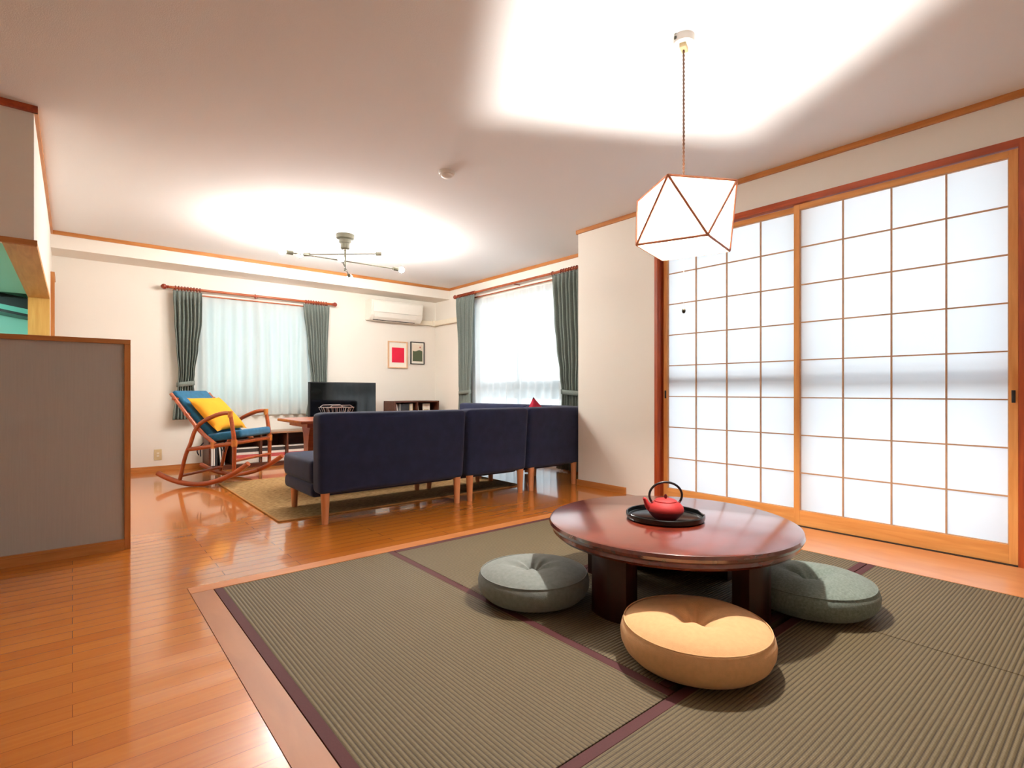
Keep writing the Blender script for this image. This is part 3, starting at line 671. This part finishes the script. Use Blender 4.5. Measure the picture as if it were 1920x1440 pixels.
def book(name, w, h, d, m, label, cat, group, loc, tilt=0.0):
    r = thing(name, loc, 0, label, cat, group); r.rotation_euler = (0, tilt, 0)
    c = MB(); c.box(0, w, 0, 0.003, 0, h, 0.0006, 1).box(0, 0.0015, 0.003, d, 0, h).box(w - 0.0015, w, 0.003, d, 0, h); c.build('cover', m, r)
    MB().box(0.0017, w - 0.0017, 0.0032, d - 0.004, 0.003, h - 0.003).build('pages', PG, r)
    return r
def comic_mat(k):
    m, N, L, B = newmat('comic_spine_%d' % k)
    t = N.new('ShaderNodeTexCoord'); s = N.new('ShaderNodeSeparateXYZ'); L.new(t.outputs['Object'], s.inputs[0])
    r = N.new('ShaderNodeValToRGB'); r.color_ramp.interpolation = 'CONSTANT'; E = r.color_ramp.elements
    cols = [(0.0, (236, 226, 214)), (0.32, (222, 120, 110)), (0.55, (238, 232, 222)), (0.70, (70, 64, 62)), (0.93, (240, 236, 228))]
    E[0].position = 0; E[0].color = srgb(*cols[0][1]); E[1].position = cols[1][0]; E[1].color = srgb(*(cols[1][1] if k else (200, 90, 90)))
    for p, c in cols[2:]:
        e = E.new(p); e.color = srgb(*c)
    d = N.new('ShaderNodeMath'); d.operation = 'DIVIDE'; d.inputs[1].default_value = 0.182; L.new(s.outputs['Z'], d.inputs[0]); L.new(d.outputs[0], r.inputs[0]); L.new(r.outputs[0], B.inputs['Base Color'])
    B.inputs['Roughness'].default_value = 0.5; return m
CM = [comic_mat(0), comic_mat(1)]
first = None
for (a, b) in ((1.432, 1.708), (1.732, 2.008), (2.032, 2.40)):
    x = a
    while x + 0.0135 < b:
        if first is None:
            o = book('comic_volume', 0.0125, 0.182, 0.115, CM[0], 'white and red comic volume, one of the matching row in the low cabinet', 'book', 'comic volumes in the low cabinet', (x, 6.76, 0.0505)); first = o
        else:
            o = copy_tree(first); o.location = (x, 6.76, 0.0505)
        x += 0.0138
x = 1.20
for i, (w, h, k, tl, lb) in enumerate([(0.022, 0.27, 0, 0, 'thick white magazine file at the left end of the low cabinet'), (0.012, 0.26, 0, 0, 'thin white book beside the white file in the low cabinet'), (0.022, 0.255, 1, 0, 'black book among the white ones in the low cabinet'), (0.014, 0.25, 0, 0.10, 'leaning white book right of the black one in the low cabinet'), (0.012, 0.24, 2, 0.12, 'leaning grey book, last of the group in the low cabinet')]):
    book('book', w, h, 0.20, BK[k], lb, 'book', None, (x + (0.0 if tl == 0 else 0.03 + 0.012 * (i - 3)), 6.735, 0.052), -tl); x += w + 0.004
# bookcase books
specs = [(3.545, 0.014, 0.22, 0, -0.17, 'white book leaning against the left side of the bookcase'), (3.564, 0.016, 0.225, 2, 0, 'grey book, first of the upright ones in the bookcase')]
for i in range(7): specs.append((3.58 + i * 0.0195, 0.018, 0.215 + 0.004 * (i % 3), 1, 0, None))
specs += [(3.72, 0.016, 0.22, 3, 0, 'tan book right of the dark row in the bookcase'), (3.738, 0.018, 0.225, 0, 0, 'white book between the tan one and a cream one in the bookcase'), (3.758, 0.018, 0.225, 3, 0, 'cream book ending the left bay of the bookcase')]
for (x, w, h, k, tl, lb) in specs:
    book('book', w, h, 0.16, BK[k], lb or 'dark book in the close row on the top shelf of the bookcase', 'book', None if lb else 'dark books in the bookcase', (x, 6.76, 0.4940), tl)
book('book', 0.012, 0.225, 0.16, BK[0], 'white book leaning in the right bay of the bookcase', 'book', None, (3.885, 6.76, 0.4940), -0.18)
t = thing('picture_card', (3.955, 6.79, 0.4940), 0, 'small white picture card standing in the right bay of the bookcase', 'card')
MB().box(0, 0.12, 0, 0.012, 0, 0.22, 0.002).build('card', M['mount'], t)
MB().box(0.02, 0.10, -0.001, 0.0, 0.10, 0.135).build('picture', BK[3], t)
# television
t = thing('television', (2.69, 6.62, 0.411), math.radians(9), 'flat black television on the low cabinet beside the window', 'television')
MB().box(-0.475, 0.475, -0.02, 0.025, 0.04, 0.60, 0.006, 2).build('bezel', M['black'], t)
MB().box(-0.463, 0.463, -0.0225, -0.0205, 0.056, 0.588).build('screen', M['screen'], t)
MB().box(-0.05, 0.05, -0.01, 0.03, 0.008, 0.06).box(-0.2, 0.2, -0.07, 0.12, 0, 0.010, 0.003).build('stand', M['black'], t)

# ================================================================= PICTURES, AC, DUCT, OUTLET
def picture(x0, x1, z0, z1, fm, fw, label, art):
    r = thing('framed_picture', ((x0 + x1) / 2, YB - 0.0015, z0), 0, label, 'picture'); hw = (x1 - x0) / 2; h = z1 - z0
    MB().box(-hw, -hw + fw, -0.022, 0, 0, h).box(hw - fw, hw, -0.022, 0, 0, h).box(-hw + fw, hw - fw, -0.022, 0, 0, fw).box(-hw + fw, hw - fw, -0.022, 0, h - fw, h).build('frame', fm, r)
    MB().box(-hw + fw, hw - fw, -0.010, -0.002, fw, h - fw).build('mount', M['mount'], r)
    art(r, hw, h)
def art1(r, hw, h):
    MB().box(-0.095, 0.105, -0.0125, -0.0105, 0.085, 0.085 + 0.22).build('print', M['pink'], r)
def art2(r, hw, h):
    MB().box(-0.088, 0.088, -0.0125, -0.0105, 0.04, h - 0.035).build('print', M['cream'], r)
    n = 24; pts = [(-0.082, -0.0129, 0.045), (0.082, -0.0129, 0.045)]
    for i in range(n + 1):
        u = 1 - 2 * i / n; pts.append((0.082 * u, -0.0129, 0.205 + 0.010 * math.sin(3.4 * u + 0.3)))
    MB().poly(pts, (0, -0.0008, 0)).build('hill', M['khaki'], r)
    MB().lathe([(0, -0.0004), (0.013, -0.0004), (0.013, 0.0004), (0, 0.0004)], 24, mtx=Matrix.Rotation(PI / 2, 4, 'X'), c=(0.045, -0.0135, 0.258)).build('sun', M['sunred'], r)
picture(3.537, 3.853, 1.235, 1.632, M['natwood'], 0.017, 'picture in a pale wooden frame with a crimson rectangle', art1)
picture(3.907, 4.142, 1.305, 1.642, M['black'], 0.011, 'picture in a thin black frame with a green hill and red sun', art2)
t = thing('air_conditioner', (3.60, YB - 0.001, 1.905), 0, 'white wall-mounted air conditioner under the ceiling beam', 'air conditioner')
m = MB(); pr = [(0, 0.0), (-0.12, 0.0), (-0.175, 0.045), (-0.205, 0.10), (-0.215, 0.25), (-0.205, 0.275), (-0.18, 0.285), (0, 0.285)]
m.poly([(-0.41, y, z) for y, z in pr], (0.82, 0, 0))
bmesh.ops.bevel(m.bm, geom=list(m.bm.edges), offset=0.006, segments=2, affect='EDGES'); m.build('casing', M['whiteac'], t, True, angle=25)
MB().poly([(-0.385, -0.215, 0.105), (-0.385, -0.222, 0.108), (-0.385, -0.229, 0.245), (-0.385, -0.222, 0.248)], (0.77, 0, 0)).build('front_panel', M['whiteac'], t)
MB().poly([(-0.36, -0.135, 0.004), (-0.36, -0.182, 0.046), (-0.36, -0.207, 0.094), (-0.36, -0.212, 0.090), (-0.36, -0.188, 0.040), (-0.36, -0.140, -0.002)], (0.66, 0, 0)).build('louvre', M['whiteac'], t)
MB().box(-0.36, 0.30, -0.150, -0.136, -0.004, 0.004).build('air_slot', M['black'], t)
MB().box(0.335, 0.345, -0.2305, -0.229, 0.12, 0.15).build('indicator', M['mount'], t)
t = thing('pipe_duct', (0, 0, 0), 0, 'cream pipe duct running from the air conditioner round the corner', 'duct')
MB().box(4.012, XW, YB - 0.07, YB - 0.001, 1.905, 1.975, 0.008).build('straight_cover', M['duct'], t)
MB().box(XW - 0.07, XW - 0.001, 6.30, YB - 0.07, 1.902, 1.975, 0.008).build('side_cover', M['duct'], t)
MB().box(XW - 0.09, XW - 0.001, YB - 0.10, YB - 0.001, 1.895, 1.985, 0.01).build('corner_joint', M['duct'], t)
t = thing('wall_outlet', (0.735, YB, 0.126), 0, 'beige double wall outlet near the rocking chair', 'outlet')
MB().box(-0.036, 0.036, -0.007, -0.0005, 0, 0.118, 0.002).build('cover_plate', M['beige'], t)
for z in (0.035, 0.066): MB().box(-0.012, 0.012, -0.0095, -0.0072, z, z + 0.020, 0.001).build('socket', M['duct'], t)

# ================================================================= CURTAINS
def fabric(fl, fr, z0, z1, n, amp, off, ax, m, name, parent, nz=40, thick=0.0, header=0.08, seed=0, edge=None):
    """fl/fr: left/right edge along the wall as function of height; ax maps (along, out, z) to xyz"""
    rnd = random.Random(seed); ph = [rnd.uniform(-0.5, 0.5) for _ in range(n + 2)]
    b = MB(); nu = n * 10
    def g(u, v):
        z = z0 + (z1 - z0) * v; a = fl(z) * (1 - u) + fr(z) * u
        k = min(1.0, (z1 - z) / header) if header else 1
        i = int(u * n); wv = math.sin(2 * PI * (u * n) + 0.6 * ph[min(i, n)] * 0) * (0.35 + 0.65 * k)
        wob = 0.25 * math.sin(2 * PI * u * n * 0.5 + 3 * v + seed) * k
        return ax(a + 0.004 * math.sin(5 * v + 9 * u), off + amp * (wv + wob), z)
    b.grid(g, nu, nz); o = b.build(name, m, parent, True, angle=80)
    if thick:
        sm = o.modifiers.new('thickness', 'SOLIDIFY'); sm.thickness = thick; sm.offset = 0
    return o
def lerp_tab(tab):
    tab = sorted(tab)
    def f(z):
        if z <= tab[0][0]: return tab[0][1]
        for (a, p), (b, q) in zip(tab, tab[1:]):
            if z <= b:
                u = (z - a) / (b - a); u = u * u * (3 - 2 * u); return p + (q - p) * u
        return tab[-1][1]
    return f
axB = lambda a, o, z: (a, YB - o, z)           # back wall: out = towards -y
axR = lambda a, o, z: (XW - o, a, z)           # window wall: out = towards -x
def curtain(name, lt, rt, z0, z1, n, amp, off, ax, label, tie_z, group, seed):
    r = thing(name, (0, 0, 0), 0, label, 'curtain', group)
    fl, fr = lerp_tab(lt), lerp_tab(rt)
    fabric(fl, fr, z0, z1, n, amp, off, ax, M['drape'], 'drape', r, 60, 0.003, 0.12, seed)
    a0, a1 = fl(tie_z), fr(tie_z); c = (a0 + a1) / 2; hw = abs(a1 - a0) / 2 + 0.008; m = MB(); k = 28
    ring = [(c + hw * math.cos(2 * PI * i / k), off + (amp * 1.35 + 0.006) * math.sin(2 * PI * i / k)) for i in range(k)]
    def gt(u, v):
        i = int(round(u * k)) % k; a, o = ring[i]; return ax(a, o, tie_z - 0.026 + 0.052 * v + 0.012 * (a - c) / max(hw, 0.01) * (1 if seed % 2 else -1))
    m.grid(gt, k, 2); o = m.build('tie_back', M['drape'], r, True, angle=80); sm = o.modifiers.new('thickness', 'SOLIDIFY'); sm.thickness = 0.003
    return r
def curtain_rod(p0, p1, ax, off, z, label, ring_pos, back_range, wall_dir):
    r = thing('curtain_rod', (0, 0, 0), 0, label, 'curtain rod', 'double wooden curtain rods')
    MB().tube([ax(p0, off, z), ax(p1, off, z)], 0.015, 14).build('rod', M['rod'], r, True)
    MB().tube([ax(back_range[0], off - 0.055, z - 0.055), ax(back_range[1], off - 0.055, z - 0.055)], 0.008, 12).build('inner_rod', M['rod'], r, True)
    for p, s in ((p0, -1), (p1, 1)):
        b = MB(); P = [(0, 0.012), (0.012, 0.020), (0.02, 0.012), (0.035, 0.026), (0.052, 0.030), (0.068, 0.024), (0.08, 0.006)]
        b.tube([ax(p + s * q, off, z) for q, _ in P], [rr for _, rr in P], 16, 3); b.build('finial', M['ring'], r, True)
    for p in ring_pos:
        b = MB(); b.tube([ax(p, off + 0.024 * math.cos(2 * PI * i / 16), z + 0.024 * math.sin(2 * PI * i / 16) - 0.004) for i in range(16)], 0.0052, 8, closed=True)
        b.build('ring', M['ring'], r, True)
    for p in (p0 + 0.05, p1 - 0.05, (p0 + p1) / 2):
        MB().tube([ax(p, off, z - 0.016), ax(p, 0.003, z - 0.016)], 0.007, 10).build('bracket', M['ring'], r, True)
    return r
# back window
curtain('curtain', [(2.03, 0.869), (1.70, 0.88), (1.4, 0.893), (1.1, 0.912), (0.98, 0.905), (0.58, 0.86)], [(2.03, 1.145), (1.70, 1.146), (1.4, 1.115), (1.1, 1.08), (0.98, 1.07), (0.58, 1.12)], 0.575, 2.030, 7, 0.026, 0.114, axB, 'short grey-green drape at the left of the back window behind the rocking chair', 0.98, 'grey-green drapes', 1)
curtain('curtain', [(2.03, 2.30), (1.48, 2.354), (1.0, 2.396), (0.58, 2.33)], [(2.03, 2.632), (1.48, 2.614), (1.0, 2.606), (0.58, 2.63)], 0.575, 2.030, 8, 0.026, 0.114, axB, 'short grey-green drape at the right of the back window behind the television', 0.80, 'grey-green drapes', 2)
curtain_rod(0.83, 2.665, axB, 0.10, 2.063, 'wooden double curtain rod above the back window', [0.89 + 0.03 * i for i in range(9)] + [1.72] + [2.33 + 0.033 * i for i in range(9)], (0.95, 2.60), -1)
t = thing('sheer_curtain', (0, 0, 0), 0, 'short pleated sheer curtain over the back window', 'curtain', 'sheer curtains')
fabric(lambda z: 1.02, lambda z: 2.44, 0.605, 1.995, 12, 0.028, 0.043, axB, M['sheer'], 'sheer_cloth', t, 30, 0, 0.3, 3)
MB().grid(lambda u, v: axB(1.02 + 1.42 * u, 0.043 + 0.028 * math.sin(2 * PI * 12 * u), 0.604 + 0.075 * v), 170, 1).build('hem', M['sheer'], t, True)
# window wall
curtain('curtain', [(2.22, 5.87), (1.5, 5.90), (1.0, 5.945), (0.88, 5.955), (0.02, 5.87)], [(2.22, 6.315), (1.5, 6.265), (1.0, 6.25), (0.88, 6.235), (0.02, 6.30)], 0.02, 2.225, 8, 0.026, 0.125, axR, 'long grey-green drape at the far side of the tall window', 0.88, 'grey-green drapes', 4)
curtain('curtain', [(2.22, 3.80), (1.4, 3.78), (0.88, 3.84), (0.02, 3.76)], [(2.22, 4.345), (1.7, 4.315), (1.4, 4.28), (1.1, 4.228), (0.88, 4.194), (0.02, 4.27)], 0.02, 2.225, 9, 0.026, 0.125, axR, 'long grey-green drape at the near side of the tall window beside the plain wall', 0.88, 'grey-green drapes', 5)
curtain_rod(3.78, 6.33, axR, 0.10, 2.255, 'wooden double curtain rod above the tall window', [5.90 + 0.036 * i for i in range(12)] + [3.86 + 0.04 * i for i in range(10)] + [4.36], (3.82, 6.28), -1)
t = thing('sheer_curtain', (0, 0, 0), 0, 'long pleated sheer curtain over the tall window', 'curtain', 'sheer curtains')
fabric(lambda z: 4.10, lambda z: 6.02, 0.02, 2.165, 14, 0.030, 0.048, axR, M['sheer'], 'sheer_cloth', t, 40, 0, 0.3, 6)

# ================================================================= ROCKING CHAIR
t = thing('rocking_chair', (0.882, 5.71, 0), math.radians(-45), 'reddish wooden rocking chair with teal cushions by the back window', 'chair')
Wd = 0.60
def P(u, w, z): return (u, w, z)
arc = lambda u: u * u / 1.40
for w in (0, Wd):
    m = MB(); n = 22
    up = [(-0.37 + 0.90 * i / n) for i in range(n + 1)]
    m.tube([P(u, w, arc(u) + 0.024) for u in up], 0.026, 10, flat=0.9); m.build('rocker', M['rattan'], t, True)
    arm = [(0.350, 0.690), (0.30, 0.693), (0.211, 0.672), (0.078, 0.610), (0.004, 0.531), (-0.045, 0.40), (-0.095, 0.282), (-0.15, 0.060)]
    MB().tube([P(u, w, z) for u, z in arm], [0.017, 0.019, 0.021, 0.019, 0.018, 0.018, 0.017, 0.017], 12, 6).build('armrest', M['rattan'], t, True)
    MB().tube([P(0.352, w, 0.692), P(0.375, w, 0.55), P(0.391, w, 0.414), P(0.388, w, 0.15)], [0.017, 0.019, 0.020, 0.017], 12, 4).build('front_leg', M['rattan'], t, True)
    MB().tube([P(-0.262, w + (0.03 if w == 0 else -0.03), 0.875), P(0.02, w + (0.026 if w == 0 else -0.026), 0.539), P(0.204, w, 0.400)], [0.016, 0.019, 0.018], 12, 5).build('back_post', M['rattan'], t, True)
    MB().tube([P(-0.058, w, 0.350), P(0.391, w, 0.412)], 0.019, 12).build('seat_rail', M['rattan'], t, True)
    for (u, z, r) in ((0.391, 0.412, 0.026), (0.352, 0.682, 0.022), (0.185, 0.392, 0.024)):
        MB().tube([P(u, w, z - 0.03), P(u, w, z + 0.03)], r, 12).build('binding', M['rattan_wrap'], t, True)
for (u, z, r, nm) in ((0.391, 0.414, 0.019, 'front_rail'), (0.398, 0.246, 0.013, 'front_stretcher'), (-0.135, 0.100, 0.013, 'back_stretcher'), (-0.05, 0.352, 0.016, 'rear_rail'), (-0.10, 0.68, 0.013, 'back_rail'), (-0.22, 0.825, 0.013, 'back_rail'), (0.0, 0.562, 0.014, 'back_rail')):
    MB().tube([P(u, 0.0, z), P(u, Wd, z)], r, 10).build(nm, M['rattan'], t, True)
MB().tube([P(0.26, 0.0, 0.075), P(0.26, Wd, 0.075)], 0.013, 10).build('lower_stretcher', M['rattan'], t, True)
a = math.atan2(0.875 - 0.42, -0.262 - 0.18)   # direction of the backrest
mt = Matrix.Translation((0.19, 0, 0.43)) @ Matrix.Rotation(-(a - PI / 2), 4, 'Y')
rbox(-0.065, 0.012, 0.062, Wd - 0.062, 0.03, 0.66, 0.03, 4, mtx=mt).build('back_cushion', M['teal'], t, True, angle=60)
mt = Matrix.Translation((0.12, 0, 0.405)) @ Matrix.Rotation(-math.atan2(0.062, 0.449), 4, 'Y')
rbox(-0.02, 0.32, 0.035, Wd - 0.035, 0.012, 0.088, 0.03, 4, mtx=mt).build('seat_cushion', M['teal'], t, True, angle=60)
for w in (0.12, 0.48):
    tie = MB().tube([(0.0, w, 0.40), (-0.035, w + 0.01, 0.36), (-0.02, w - 0.01, 0.27)], 0.005, 6, 3).tube([(0.0, w, 0.40), (-0.055, w - 0.01, 0.33), (-0.06, w + 0.015, 0.28)], 0.005, 6, 3).build('cushion_tie', M['navy'], t, True)
# yellow pillow resting against the back cushion
R0 = Matrix.Translation((0.882, 5.71, 0)) @ Matrix.Rotation(math.radians(-45), 4, 'Z')
o = pillow('throw_pillow', 0.47, 0.44, 0.13, M['yellow'], 'yellow throw pillow leaning on the rocking chair', 'pillow', (0, 0, 0), (0, 0, 0), 1)
loc = Matrix.Translation((0.048, 0.27, 0.676))
rot = Matrix.Rotation(-(a - PI / 2) , 4, 'Y') @ Matrix(((0, 0, 1, 0), (1, 0, 0, 0), (0, 1, 0, 0), (0, 0, 0, 1)))
mw = R0 @ loc @ rot
o.location = mw.to_translation(); o.rotation_euler = mw.to_euler()
